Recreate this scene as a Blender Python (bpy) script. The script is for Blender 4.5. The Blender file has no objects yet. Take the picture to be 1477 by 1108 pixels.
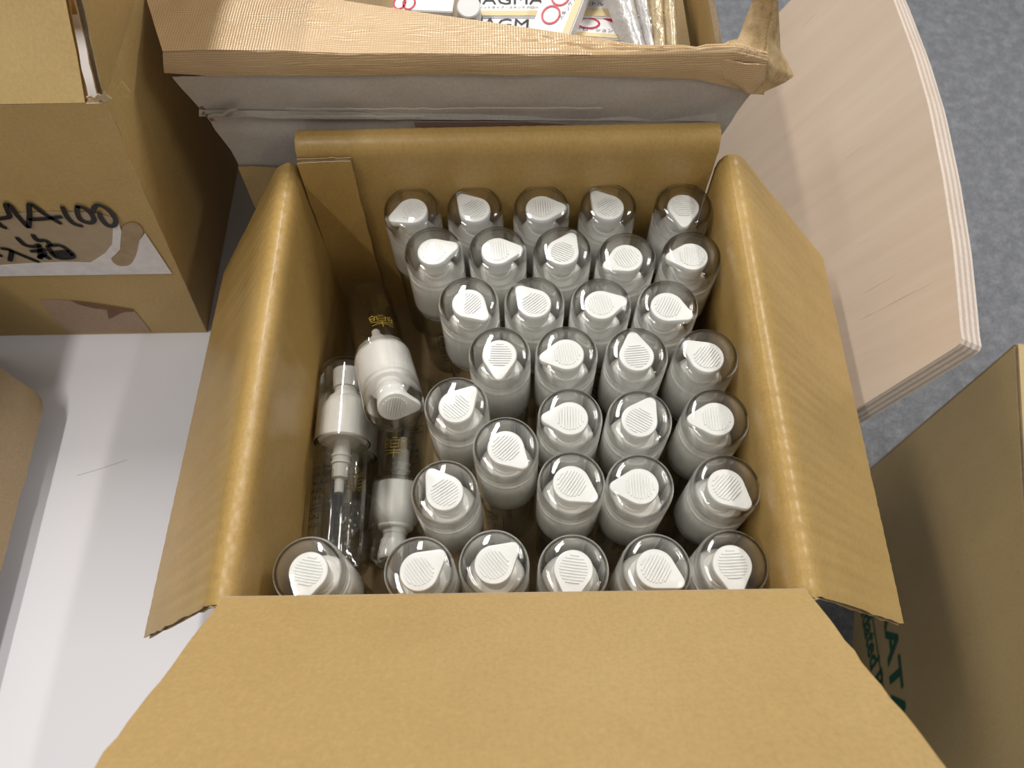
import bpy, bmesh, math, random
import numpy as np
from mathutils import Vector, Matrix, Quaternion
random.seed(7); RNG = np.random.default_rng(7)
S = bpy.context.scene; COL = S.collection

# ------------------------------------------------------------------ camera
CT = np.array([0.004, -0.2263, 0.4037]); YAW, PITCH, ROLL, F = 0.0165, 0.4596, -0.0305, 1109.0
CR = Matrix.Rotation(YAW, 3, 'Z') @ Matrix.Rotation(PITCH, 3, 'X') @ Matrix.Rotation(ROLL, 3, 'Z')
cd = bpy.data.cameras.new('camera'); cam = bpy.data.objects.new('camera', cd); COL.objects.link(cam)
cam.matrix_world = Matrix.Translation(CT) @ CR.to_4x4()
cd.sensor_fit = 'HORIZONTAL'; cd.sensor_width = 36.0; cd.lens = F / 1477 * 36
cd.clip_start = 0.01
cd.dof.use_dof = True; cd.dof.focus_distance = 0.47; cd.dof.aperture_fstop = 11.0
S.camera = cam
CRn = np.array(CR)
# ------------------------------------------------------------------ light
w = bpy.data.worlds.new('room_air'); S.world = w; w.use_nodes = True
bg = w.node_tree.nodes['Background']; bg.inputs[0].default_value = (0.96, 0.98, 1.0, 1); bg.inputs[1].default_value = 0.24
def lamp(loc, sx, sy, watts, tilt=(0, 0, 0)):
    l = bpy.data.lights.new('ceiling_tube', 'AREA'); l.shape = 'RECTANGLE'; l.size = sx; l.size_y = sy; l.energy = watts
    l.color = (1.0, 0.965, 0.92)
    o = bpy.data.objects.new('ceiling_tube', l); COL.objects.link(o); o.location = loc; o.rotation_euler = tilt
    return o
lamp((-0.30, 1.30, 1.72), 0.11, 1.0, 31)
lamp((-0.85, -0.30, 1.72), 0.07, 1.0, 16)
lamp((1.55, 1.05, 1.72), 0.08, 0.7, 27)
lamp((1.5, -0.65, 1.72), 0.08, 0.7, 8)
S.view_settings.view_transform = 'Standard'; S.view_settings.look = 'None'
S.view_settings.gamma = 1.0; S.view_settings.use_curve_mapping = False
S.view_settings.exposure = 0.08
S.cycles.transparent_max_bounces = 64; S.cycles.max_bounces = 10; S.cycles.transmission_bounces = 8
S.cycles.use_denoising = True

# ------------------------------------------------------------------ place helpers
TABLE = -0.186          # table top
FLOOR = -0.886
def ray(px): return CRn @ np.array([(px[0]-738.5)/F, -(px[1]-554.0)/F, -1.0])
def on(px, axis, val):
    """real point where the sight line of a spot meets a plane of the room"""
    d = ray(px); return CT + d * ((val - CT[axis]) / d[axis])
def onp(px, p0, n):
    d = ray(px); return CT + d * (np.dot(np.array(p0)-CT, n) / np.dot(d, n))

# ------------------------------------------------------------------ materials
def lin(r, g, b): return tuple(((c/255)/12.92 if c/255 <= .04045 else ((c/255+.055)/1.055)**2.4) for c in (r, g, b))
class NT:
    def __init__(s, name):
        s.m = bpy.data.materials.new(name); s.m.use_nodes = True; s.t = s.m.node_tree
        s.b = s.t.nodes['Principled BSDF']; s.out = s.t.nodes['Material Output']
        s.tc = s.t.nodes.new('ShaderNodeTexCoord')
    def n(s, t, **k):
        x = s.t.nodes.new(t)
        for a, v in k.items():
            if a.startswith('i_'): x.inputs[a[2:].replace('_', ' ')].default_value = v
            else: setattr(x, a, v)
        return x
    def l(s, a, b): s.t.links.new(a, b)
    def map(s, scale=(1, 1, 1), rot=(0, 0, 0), src='Object'):
        m = s.n('ShaderNodeMapping'); m.inputs['Scale'].default_value = scale; m.inputs['Rotation'].default_value = rot
        s.l(s.tc.outputs[src], m.inputs['Vector']); return m.outputs['Vector']
    def noise(s, vec, scale, detail=3, rough=.55):
        x = s.n('ShaderNodeTexNoise'); x.inputs['Scale'].default_value = scale; x.inputs['Detail'].default_value = detail
        x.inputs['Roughness'].default_value = rough; s.l(vec, x.inputs['Vector']); return x.outputs['Fac']
    def ramp(s, fac, stops):
        x = s.n('ShaderNodeValToRGB'); e = x.color_ramp.elements
        while len(e) < len(stops): e.new(.5)
        for i, (p, c) in enumerate(stops): e[i].position = p; e[i].color = tuple(c[:3]) + (1,)
        s.l(fac, x.inputs['Fac']); return x.outputs['Color']
    def mix(s, fac, a, b, mode='MIX'):
        x = s.n('ShaderNodeMix', data_type='RGBA', blend_type=mode)
        for sock, v in ((x.inputs['Factor'], fac), (x.inputs['A'], a), (x.inputs['B'], b)):
            if isinstance(v, bpy.types.NodeSocket): s.l(v, sock)
            elif isinstance(v, (int, float)): sock.default_value = v
            else: sock.default_value = tuple(v[:3]) + (1,)
        return x.outputs['Result']
    def bump(s, h, dist, strength=1.0, prev=None):
        x = s.n('ShaderNodeBump'); x.inputs['Distance'].default_value = dist; x.inputs['Strength'].default_value = strength
        s.l(h, x.inputs['Height'])
        if prev is not None: s.l(prev, x.inputs['Normal'])
        return x.outputs['Normal']
    def wave(s, vec, scale, axis='X', dist=0., profile='SIN'):
        x = s.n('ShaderNodeTexWave', bands_direction=axis, wave_profile=profile); x.inputs['Scale'].default_value = scale
        x.inputs['Distortion'].default_value = dist; x.inputs['Detail'].default_value = 1.0
        s.l(vec, x.inputs['Vector']); return x.outputs['Fac']
def plain(name, col, rough=.5, spec=.5, metallic=0., coat=0.):
    m = NT(name); m.b.inputs['Base Color'].default_value = tuple(col) + (1,); m.b.inputs['Roughness'].default_value = rough
    m.b.inputs['Specular IOR Level'].default_value = spec; m.b.inputs['Metallic'].default_value = metallic
    m.b.inputs['Coat Weight'].default_value = coat
    return m.m
def kraft(name, dark, light, rough=.46, flute=None, flute_d=.00025, spec=.5):
    m = NT(name); v = m.map()
    big = m.noise(v, 14, 4); fine = m.noise(v, 420, 3, .7); fib = m.noise(m.map((900, 160, 160)), 1.0, 2)
    c = m.ramp(big, [(.3, dark), (.72, light)])
    c = m.mix(.22, c, m.ramp(fine, [(.3, tuple(x*.6 for x in dark)), (.7, tuple(min(1, x*1.25) for x in light))]))
    c = m.mix(.10, c, m.ramp(fib, [(.35, tuple(x*.7 for x in dark)), (.65, light)]))
    m.l(c, m.b.inputs['Base Color']); m.b.inputs['Roughness'].default_value = rough
    m.b.inputs['Specular IOR Level'].default_value = spec
    nrm = m.bump(fine, .00010, .35)
    if flute:
        nrm = m.bump(m.wave(v, flute[0], flute[1], .6), flute_d, .8, nrm)
    m.l(nrm, m.b.inputs['Normal']); return m.m
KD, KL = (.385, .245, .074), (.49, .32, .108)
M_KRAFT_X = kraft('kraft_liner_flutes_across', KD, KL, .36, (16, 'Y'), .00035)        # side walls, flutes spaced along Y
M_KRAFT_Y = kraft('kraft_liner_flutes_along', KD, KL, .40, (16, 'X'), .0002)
M_KRAFT_FLAP = kraft('kraft_liner_front', (.465, .31, .12), (.52, .355, .147), .55, None)
M_KRAFT_OLD = kraft('kraft_old_box', (.47, .32, .115), (.54, .375, .15), .6, None)
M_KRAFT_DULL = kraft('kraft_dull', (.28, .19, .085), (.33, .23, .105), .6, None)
M_CORE = kraft('flute_medium', (.13, .085, .045), (.28, .2, .12), .85, None)
M_EDGE = kraft('liner_edge', (.42, .31, .18), (.56, .43, .27), .8, None)
M_GREY = kraft('grey_board', (.44, .40, .35), (.50, .46, .405), .75, None, spec=.3)
M_GREYT = kraft('grey_board_torn', (.36, .32, .27), (.46, .42, .36), .9, None, spec=.2)
M_PINK = kraft('torn_pinkish_board', (.40, .28, .19), (.46, .33, .23), .8, None, spec=.2)
M_TABLE = plain('white_laminate', (.685, .67, .695), .38, .4)
M_WHITE = plain('white_plastic', (.79, .79, .77), .28, .5)
M_WHITE2 = plain('white_plastic_collar', (.88, .87, .825), .35, .5)
M_GOLD = plain('gold_print', (.42, .29, .05), .4)
M_BLACKP = plain('black_print', (.02, .02, .02), .5)
M_INK = plain('marker_ink', (.012, .012, .016), .4)
M_GREEN = plain('green_print', (.012, .10, .055), .6)
M_RED = plain('red_print', (.55, .02, .05), .45)
M_CARD = plain('white_card', (.82, .80, .80), .4)
M_CREAM = plain('cream_card', (.70, .56, .30), .45)
M_CHROME = plain('chair_steel', (.6, .6, .62), .25, .5, 1.0)
def weave():
    m = NT('woven_kraft_tape'); v = m.map()
    wx = m.wave(v, 185, 'X', .3); wz = m.wave(m.map((1, 1, 1), (math.pi/4, 0, 0)), 262, 'Y', .3)
    h = m.n('ShaderNodeMath', operation='ADD'); hx = m.n('ShaderNodeMath', operation='MULTIPLY'); hx.inputs[1].default_value = .55; m.l(wx, hx.inputs[0]); m.l(hx.outputs[0], h.inputs[0]); m.l(wz, h.inputs[1])
    big = m.noise(v, 18, 4); c = m.ramp(big, [(.3, (.50, .33, .165)), (.7, (.62, .43, .24))])
    c = m.mix(.35, c, m.ramp(h.outputs[0], [(.2, (.34, .21, .10)), (.75, (.72, .53, .31))]))
    m.l(c, m.b.inputs['Base Color']); m.b.inputs['Roughness'].default_value = .22
    m.l(m.bump(h.outputs[0], .00022, .7, m.bump(m.noise(v, 55, 3), .0012, .5)), m.b.inputs['Normal']); return m.m
M_TAPE = weave()
def mottled():
    m = NT('tape_underside'); v = m.map(); n1 = m.noise(v, 60, 5, .65)
    c = m.ramp(n1, [(.33, (.27, .17, .07)), (.5, (.47, .32, .15)), (.68, (.62, .46, .25))]); m.l(c, m.b.inputs['Base Color'])
    m.b.inputs['Roughness'].default_value = .55; m.l(m.bump(m.noise(v, 900, 2), .0004, .8), m.b.inputs['Normal']); return m.m
M_TAPEU = mottled()
def clear(name, tint_c, tint_e, blend=.35, ior=1.42, rough=.03, boost=1.0, bend=0.):
    """thin clear plastic: absorbs more where the sight line runs along the wall, reflects by Fresnel"""
    m = NT(name); m.t.nodes.remove(m.b)
    lw = m.n('ShaderNodeLayerWeight'); lw.inputs['Blend'].default_value = blend
    col = m.ramp(lw.outputs['Facing'], [(0.0, tint_c), (.66, tint_c), (.84, tuple((x+y)/2 for x, y in zip(tint_c, tint_e))), (.94, tint_e), (1.0, tuple(x*.5 for x in tint_e))])
    tr = m.n('ShaderNodeBsdfTransparent'); m.l(col, tr.inputs['Color'])
    if bend:      # thick moulded wall: part of the light is refracted
        rf = m.n('ShaderNodeBsdfRefraction'); rf.inputs['IOR'].default_value = 1.5; rf.inputs['Roughness'].default_value = 0.; m.l(col, rf.inputs['Color'])
        m2 = m.n('ShaderNodeMixShader')     # a thin wall met square on does not bend the light, a grazed one does
        lb = m.n('ShaderNodeLayerWeight'); lb.inputs['Blend'].default_value = .5; mr = m.n('ShaderNodeMapRange'); mr.inputs['From Min'].default_value = .25; mr.inputs['From Max'].default_value = .75; mr.inputs['To Max'].default_value = bend
        m.l(lb.outputs['Facing'], mr.inputs['Value']); m.l(mr.outputs['Result'], m2.inputs[0]); m.l(tr.outputs[0], m2.inputs[1]); m.l(rf.outputs[0], m2.inputs[2]); tr = m2
    gl = m.n('ShaderNodeBsdfGlossy'); gl.inputs['Roughness'].default_value = rough; gl.inputs['Color'].default_value = (boost, boost, boost, 1)
    f0 = ((ior-1)/(ior+1))**2; lf = m.n('ShaderNodeLayerWeight'); lf.inputs['Blend'].default_value = .5
    pw = m.n('ShaderNodeMath', operation='POWER'); m.l(lf.outputs['Facing'], pw.inputs[0]); pw.inputs[1].default_value = 5.0
    fr = m.n('ShaderNodeMath', operation='MULTIPLY_ADD'); m.l(pw.outputs[0], fr.inputs[0]); fr.inputs[1].default_value = .7; fr.inputs[2].default_value = f0
    mx = m.n('ShaderNodeMixShader'); m.l(fr.outputs[0], mx.inputs[0]); m.l(tr.outputs[0], mx.inputs[1]); m.l(gl.outputs[0], mx.inputs[2])
    m.l(mx.outputs[0], m.out.inputs['Surface']); return m.m
M_CAP = clear('clear_overcap', (.995, .995, .99), (.95, .95, .94), .5, 1.56, bend=.8)
M_BODY = clear('clear_bottle', (.95, .95, .935), (.50, .49, .46), .5, 1.7, .06)
M_FILM = clear('clear_film', (.95, .95, .94), (.7, .7, .68), .5, 1.45, .1)
M_TUBE = clear('milky_tube', (.75, .75, .72), (.5, .5, .48), .5, 1.4, .15)
def plywood():
    m = NT('birch_plywood_face'); v = m.map((1.0, 1.0, 1.0))
    # object axes: x = along the width, y = up the back (grain)
    g1 = m.noise(m.map((70, 5, 5)), 1.0, 4, .6); g2 = m.noise(m.map((9, 2, 2)), 1.0, 3)
    g3 = m.noise(m.map((260, 9, 9)), 1.0, 2)
    c = m.ramp(g1, [(.3, (.62, .485, .365)), (.7, (.70, .565, .44))])
    c = m.mix(.35, c, m.ramp(g2, [(.3, (.60, .47, .35)), (.7, (.73, .60, .48))]))
    c = m.mix(.5, c, m.ramp(g3, [(.24, (.42, .27, .16)), (.31, (.58, .445, .32))]), 'MULTIPLY') if False else c
    st = m.ramp(g3, [(.25, (.55, .5, .45)), (.30, (1, 1, 1))]); c = m.mix(.8, c, st, 'MULTIPLY')
    m.l(c, m.b.inputs['Base Color']); m.b.inputs['Roughness'].default_value = .36; m.b.inputs['Specular IOR Level'].default_value = .55
    return m.m
M_PLY = plywood()
M_PLYA = kraft('ply_edge_light', (.70, .60, .51), (.80, .71, .62), .4)
M_PLYB = kraft('ply_edge_dark', (.52, .41, .33), (.60, .49, .41), .45)
def carpet():
    m = NT('blue_grey_carpet'); v = m.map()
    n1 = m.noise(v, 42, 5, .75); n2 = m.noise(v, 300, 2)
    c = m.ramp(n1, [(.3, (.13, .135, .145)), (.5, (.205, .21, .222)), (.7, (.34, .345, .36))])
    c = m.mix(.4, c, m.ramp(n2, [(.3, (.10, .11, .125)), (.7, (.36, .37, .40))])); m.l(c, m.b.inputs['Base Color'])
    m.b.inputs['Roughness'].default_value = .95; m.b.inputs['Specular IOR Level'].default_value = .1
    m.l(m.bump(n2, .004, .7), m.b.inputs['Normal']); return m.m
M_CARPET = carpet()
def foil(name, a, b, rough=.32, metallic=.35):
    m = NT(name); v = m.map(); n1 = m.noise(v, 40, 4); m.l(m.ramp(n1, [(.3, a), (.7, b)]), m.b.inputs['Base Color'])
    m.b.inputs['Roughness'].default_value = rough; m.b.inputs['Metallic'].default_value = metallic
    m.l(m.bump(n1, .006, .5), m.b.inputs['Normal']); return m.m
M_SILVER = foil('pearl_silver_foil', (.58, .56, .54), (.74, .72, .70))
M_GFOIL = foil('pale_gold_foil', (.50, .39, .24), (.66, .54, .36))
def paper(name, a, b, rough=.8):
    m = NT(name); v = m.map(); m.l(m.ramp(m.noise(v, 90, 5, .7), [(.3, a), (.7, b)]), m.b.inputs['Base Color'])
    m.b.inputs['Roughness'].default_value = rough; return m.m
M_PAPER = paper('torn_white_paper', (.70, .67, .67), (.86, .83, .83))
M_STAIN = paper('browned_paper', (.40, .31, .20), (.45, .355, .235), .55)
M_OLDTAPE = paper('brown_glue_patch', (.31, .21, .10), (.42, .30, .165), .4)

# ------------------------------------------------------------------ mesh helpers
def link(name, me, parent=None, smooth=False):
    o = bpy.data.objects.new(name, me); COL.objects.link(o)
    if parent is not None: o.parent = parent
    if smooth: me.polygons.foreach_set('use_smooth', [True]*len(me.polygons))
    return o
def mesh(name, V, Fc, mats, parent=None, smooth=False, idx=None):
    me = bpy.data.meshes.new(name); me.from_pydata([tuple(map(float, v)) for v in V], [], [tuple(f) for f in Fc])
    for m in (mats if isinstance(mats, (list, tuple)) else [mats]): me.materials.append(m)
    if idx is not None: me.polygons.foreach_set('material_index', idx)
    bm = bmesh.new(); bm.from_mesh(me); bmesh.ops.recalc_face_normals(bm, faces=bm.faces); bm.to_mesh(me); bm.free()
    return link(name, me, parent, smooth)
def sharp(o, deg=40):
    me = o.data; me.polygons.foreach_set('use_smooth', [True]*len(me.polygons)); me.set_sharp_from_angle(angle=math.radians(deg)); return o
def empty(name, loc=(0, 0, 0), label=None, cat=None, group=None):
    o = bpy.data.objects.new(name, None); COL.objects.link(o); o.location = loc; o.empty_display_size = .02
    tag(o, label, cat, group); return o
def tag(o, label=None, cat=None, group=None, kind=None):
    for k, v in (('label', label), ('category', cat), ('group', group), ('kind', kind)):
        if v: o[k] = v
    return o
def gnorm(G):
    du = np.gradient(G, axis=0); dv = np.gradient(G, axis=1); N = np.cross(du, dv); return N/(np.linalg.norm(N, axis=2)[..., None]+1e-12)
class MB:
    def __init__(s): s.V, s.F, s.I = [], [], []
    def add(s, V, Fc, i=0):
        b = len(s.V); s.V += [tuple(map(float, v)) for v in V]; s.F += [tuple(x+b for x in f) for f in Fc]; s.I += [i]*len(Fc); return s
    def box(s, lo, hi, i=0):
        x0, y0, z0 = lo; x1, y1, z1 = hi
        return s.add([(x0,y0,z0),(x1,y0,z0),(x1,y1,z0),(x0,y1,z0),(x0,y0,z1),(x1,y0,z1),(x1,y1,z1),(x0,y1,z1)],
                     [(0,3,2,1),(4,5,6,7),(0,1,5,4),(1,2,6,5),(2,3,7,6),(3,0,4,7)], i)
    def tube(s, pts, r, n=8, i=0):
        pts = [Vector(p) for p in pts]; rings = []
        for k, p in enumerate(pts):
            t = (pts[min(k+1, len(pts)-1)] - pts[max(k-1, 0)]).normalized()
            u = t.orthogonal().normalized(); v = t.cross(u)
            rings.append([p + r*(math.cos(a)*u + math.sin(a)*v) for a in [2*math.pi*j/n for j in range(n)]])
        V = [q for rg in rings for q in rg]; Fc = []
        for k in range(len(pts)-1):
            for j in range(n): Fc.append((k*n+j, k*n+(j+1) % n, (k+1)*n+(j+1) % n, (k+1)*n+j))
        Fc.append(tuple(range(n))[::-1]); Fc.append(tuple(range((len(pts)-1)*n, len(pts)*n)))
        return s.add(V, Fc, i)
    def slab(s, G, a, b, i=0, inset=0., ragged=0., N=None, free=(1, 1, 1, 1)):
        """closed sheet between offsets a and b (along the grid's normals) of a grid of points"""
        G = np.array(G, float); nu, nv, _ = G.shape
        if N is None:
            du = np.gradient(G, axis=0); dv = np.gradient(G, axis=1); N = np.cross(du, dv); N /= np.linalg.norm(N, axis=2)[..., None]+1e-12
        H = G.copy()
        def push(sl, nb, amt):
            d = H[nb]-H[sl]; L = np.linalg.norm(d, axis=-1, keepdims=True)+1e-9; H[sl] = H[sl] + d/L*amt
        rr = lambda n: inset + (RNG.normal(0, ragged, (n, 1)) if ragged else 0.)
        H0 = G
        for on_, sl, nb, k in ((free[0], np.s_[0, :], np.s_[1, :], nv), (free[1], np.s_[-1, :], np.s_[-2, :], nv), (free[2], np.s_[:, 0], np.s_[:, 1], nu), (free[3], np.s_[:, -1], np.s_[:, -2], nu)):
            if on_: push(sl, nb, rr(k))
        V = np.concatenate([(H+N*a).reshape(-1, 3), (H+N*b).reshape(-1, 3)]); m = nu*nv; Fc = []
        q = lambda u, v: u*nv+v
        for u in range(nu-1):
            for v in range(nv-1):
                f = (q(u, v), q(u+1, v), q(u+1, v+1), q(u, v+1)); Fc.append(f); Fc.append(tuple(x+m for x in f[::-1]))
        bd = [q(u, 0) for u in range(nu)] + [q(nu-1, v) for v in range(1, nv)] + [q(u, nv-1) for u in range(nu-2, -1, -1)] + [q(0, v) for v in range(nv-2, 0, -1)]
        nface = len(Fc)
        for k in range(len(bd)):
            x, y = bd[k], bd[(k+1) % len(bd)]; Fc.append((x, y, y+m, x+m))
        b0 = len(s.V); s.V += [tuple(v) for v in V]; s.F += [tuple(x+b0 for x in f) for f in Fc]; s.I += [i]*nface
        s.I += [getattr(s, 'edge_i', i)]*(len(Fc)-nface)
        return s
    def board(s, G, t=.004, face=0, core=1, edge=2, ragged=.0002, inset=.0012, back=None, free=(1, 1, 1, 1), N=None):
        """corrugated board: two liners and a recessed fluted core"""
        s.edge_i = edge
        s.slab(G, 0, -.0006, face, 0, ragged, N, free); s.slab(G, -t+.0006, -t, face if back is None else back, 0, ragged, N, free)
        s.edge_i = core; s.slab(G, -.0006, -t+.0006, core, inset, .0004, N, free); del s.edge_i
        return s
    def build(s, name, mats, parent=None, smooth=False, ang=None):
        o = mesh(name, s.V, s.F, mats, parent, smooth, s.I)
        if ang: sharp(o, ang)
        return o
def quadgrid(p00, p10, p11, p01, nu, nv):
    """corners in order; u from p00 to p10, v from p00 to p01"""
    p00, p10, p11, p01 = [np.array(p, float) for p in (p00, p10, p11, p01)]
    u = np.linspace(0, 1, nu)[:, None, None]; v = np.linspace(0, 1, nv)[None, :, None]
    return (1-u)*(1-v)*p00 + u*(1-v)*p10 + u*v*p11 + (1-u)*v*p01
def lathe(prof, n=40, closed=False):
    V, Fc = [], []; m = len(prof)
    for r, z in prof:
        for j in range(n):
            a = 2*math.pi*j/n; V.append((r*math.cos(a), r*math.sin(a), z))
    for k in range(m if closed else m-1):
        k2 = (k+1) % m
        for j in range(n): Fc.append((k*n+j, k*n+(j+1) % n, k2*n+(j+1) % n, k2*n+j))
    if not closed:
        Fc.append(tuple(range(n))[::-1]); Fc.append(tuple(range((m-1)*n, m*n)))
    return V, Fc
def smooth_noise(x, y, seed=0):
    r = np.random.default_rng(seed); out = 0
    for k in range(6):
        a, b, p, q = r.uniform(8, 70, 2).tolist() + r.uniform(0, 6.28, 2).tolist(); out = out + math.sin(a*x+p)*math.sin(b*y+q)
    return out/6
def text_geo(body, size, font=None, res=2, bold=0.):
    c = bpy.data.curves.new('text', 'FONT'); c.body = body; c.size = size; c.resolution_u = res; c.offset = bold
    if font: c.font = font
    o = bpy.data.objects.new('text', c); COL.objects.link(o)
    dg = bpy.context.evaluated_depsgraph_get(); dg.update(); me = o.evaluated_get(dg).to_mesh()
    V = [tuple(v.co) for v in me.vertices]; Fc = [tuple(p.vertices) for p in me.polygons]
    o.evaluated_get(dg).to_mesh_clear(); bpy.data.objects.remove(o); bpy.data.curves.remove(c)
    return V, Fc
def plate(V, Fc, o, ex, ey, en, h=.00025):
    """flat print laid on a surface: 2-D outline V placed at o with axes ex, ey, lifted h along en"""
    o, ex, ey, en = [np.array(a, float) for a in (o, ex, ey, en)]
    return [o + ex*v[0] + ey*v[1] + en*h for v in V], Fc
def ribbon(pts, w):
    """flat pen stroke along 3-D points lying in a plane (2-D input)"""
    V, Fc = [], []; P = [np.array(p, float) for p in pts]; n = len(P)
    for k in range(n):
        d = P[min(k+1, n-1)]-P[max(k-1, 0)]; d = d/(np.linalg.norm(d)+1e-9); nn = np.array([-d[1], d[0]])
        ww = w*(1 if 0 < k < n-1 else .8); e = d*w*.3*(-1 if k == 0 else (1 if k == n-1 else 0))
        V += [tuple(P[k]+e+nn*ww/2)+(0,), tuple(P[k]+e-nn*ww/2)+(0,)]
    for k in range(n-1): Fc.append((2*k, 2*k+1, 2*k+3, 2*k+2))
    return V, Fc
def catmull(pts, n=5):
    P = [np.array(p, float) for p in pts]; out = []
    for k in range(len(P)-1):
        a, b, c, d = P[max(k-1, 0)], P[k], P[k+1], P[min(k+2, len(P)-1)]
        for t in np.linspace(0, 1, n, endpoint=False): out.append(.5*((2*b)+(c-a)*t+(2*a-5*b+4*c-d)*t*t+(3*b-a-3*c+d)*t**3))
    return out+[P[-1]]
def arcpts(cx, cy, rx, ry, a0, a1, n=14): return [(cx+rx*math.cos(math.radians(a0+(a1-a0)*k/n)), cy+ry*math.sin(math.radians(a0+(a1-a0)*k/n))) for k in range(n+1)]
def poly_slab(pts3, nrm, t, mats, name, parent=None, top_i=0, side_i=0):
    """polygon with real thickness: points on the face, extruded by -nrm*t"""
    P = [np.array(p, float) for p in pts3]; n = len(P); nrm = np.array(nrm, float)
    V = P + [p-nrm*t for p in P]; Fc = [tuple(range(n)), tuple(range(2*n-1, n-1, -1))] + [(k, (k+1) % n, (k+1) % n+n, k+n) for k in range(n)]
    return mesh(name, V, Fc, mats, parent, False, [top_i, top_i]+[side_i]*n)

# ================================================================== SETTING
fl = MB().box((-3, -3, FLOOR-.02), (3.4, 3.6, FLOOR)).build('floor', M_CARPET); tag(fl, kind='structure')

# ================================================================== TABLE
tb = empty('table', (-.4, .1, FLOOR), 'white laminate table top under the open carton and the boxes', 'table')
def at_parent(o, p): o.parent = p; o.matrix_parent_inverse = p.matrix_world.inverted() if False else Matrix.Translation(-Vector(p.location)); return o
t = MB().box((-1.2, -.62, TABLE-.026), (.178, .78, TABLE)); o = t.build('table_top', M_TABLE); at_parent(o, tb)
for x in (-1.12, .10):
    for y in (-.54, .70):
        o = MB().box((x-.025, y-.025, FLOOR), (x+.025, y+.025, TABLE-.026)).build('leg', M_CHROME); at_parent(o, tb)
o = MB().tube([(-.356, -.0115, TABLE+.0001), (-.338, -.006, TABLE+.0001), (-.318, .0015, TABLE+.0001)], .00022, 5).build('pencil_scratch', plain('pencil_grey', (.45, .44, .45), .6)); at_parent(o, tb)

# ================================================================== OPEN CARTON
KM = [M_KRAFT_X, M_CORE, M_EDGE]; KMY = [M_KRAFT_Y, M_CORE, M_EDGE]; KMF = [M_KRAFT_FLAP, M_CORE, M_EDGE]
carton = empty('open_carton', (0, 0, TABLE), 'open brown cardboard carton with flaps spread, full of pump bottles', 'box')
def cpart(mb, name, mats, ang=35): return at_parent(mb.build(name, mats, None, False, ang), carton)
BZ = TABLE + .004
def bez(a, b, c, n): return [tuple((1-t)**2*np.array(a)+2*t*(1-t)*np.array(b)+t*t*np.array(c)) for t in np.linspace(0, 1, n)]
def side(sgn, wall_x, front_out, back_out, seed):
    """side wall and its folded-out flap: one bent sheet, parted at the crease"""
    nv = 150; ys = np.linspace(-.150, .150, nv); wall = []; flap = []
    r = np.random.default_rng(seed); ph = r.uniform(0, 6.28, 4)
    for k, y in enumerate(ys):
        f = k/(nv-1); out = (1-f)*np.array(front_out)+f*np.array(back_out)
        bulge = .0035*math.sin(math.pi*f)
        d = np.array([out[0]-sgn*wall_x, out[2]]); d /= np.linalg.norm(d)
        ctrl = np.array([sgn*wall_x, .001]); q1 = ctrl + d*.022; q0 = np.array([sgn*wall_x, -.021])
        c = bez(q0, ctrl, q1, 15)
        rip = .00014*math.sin(2*math.pi*y/.0088+ph[0]+.8*math.sin(y*40+ph[1]))*(1+.5*math.sin(y*23+ph[2]))
        wl = [(sgn*(wall_x+bulge*math.sin(math.pi*min(1, (z-BZ)/.16))*.6), y, z) for z in np.linspace(BZ, -.026, 14)]
        cr = [(p[0]+sgn*rip*.6, y + (out[1]-y)*0, p[1]+rip) for p in c]
        wall.append(wl + cr[:8]); assert len(cr) == 15
        q1v = np.array(cr[-1]); fl_ = [tuple(q1v+(out-q1v)*s + np.array([0, 0, rip*.5*(1-s)])) for s in np.linspace(0, 1, 16)]
        flap.append(cr[7:] + fl_[1:])
    w = np.array(wall).transpose(1, 0, 2); fpl = np.array(flap).transpose(1, 0, 2)
    if sgn < 0: w = w[:, ::-1]; fpl = fpl[:, ::-1]
    w = w[:, ::-1]; fpl = fpl[:, ::-1]
    full = np.concatenate([w, fpl[1:]]); N = gnorm(full); k = len(w); return w, fpl, N[:k], N[k-1:]
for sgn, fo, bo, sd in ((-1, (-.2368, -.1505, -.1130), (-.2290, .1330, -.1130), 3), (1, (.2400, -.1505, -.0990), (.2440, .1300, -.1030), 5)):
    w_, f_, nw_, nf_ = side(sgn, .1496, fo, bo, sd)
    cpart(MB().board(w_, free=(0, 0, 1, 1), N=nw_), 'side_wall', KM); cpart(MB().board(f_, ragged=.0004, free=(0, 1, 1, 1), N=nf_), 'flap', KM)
# front wall and raised flap (outer end of the flap runs past the lower edge of the photo)
nx = 60; xs = np.linspace(-.1492, .1500, nx)
g = []
for z in np.linspace(BZ, -.004, 10): g.append([(x, -.1500, z) for x in xs])
g.append([(x, -.1505, -.0008) for x in xs])
g = np.array(g)[:, ::-1]; cpart(MB().board(g, ragged=.0003, free=(0, 0, 1, 1)), 'front_wall', KMY)
ey, ez = -.622, .783; g = []
for s in np.concatenate([[0, .002, .004, .007], np.linspace(.014, .143, 16)]):
    w2 = 1.0 + .00*s
    edge = .0012*math.exp(-s/.004)
    g.append([(x*w2, -.1507+ey*s, -.0006+ez*s - .0006*(1-abs(x)/.15)*0) for x in np.linspace(-.1490+.0, .1500, nx)])
cpart(MB().board(np.array(g)[:, ::-1], ragged=.0004, free=(0, 1, 1, 1)), 'flap', KMF)
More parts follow.
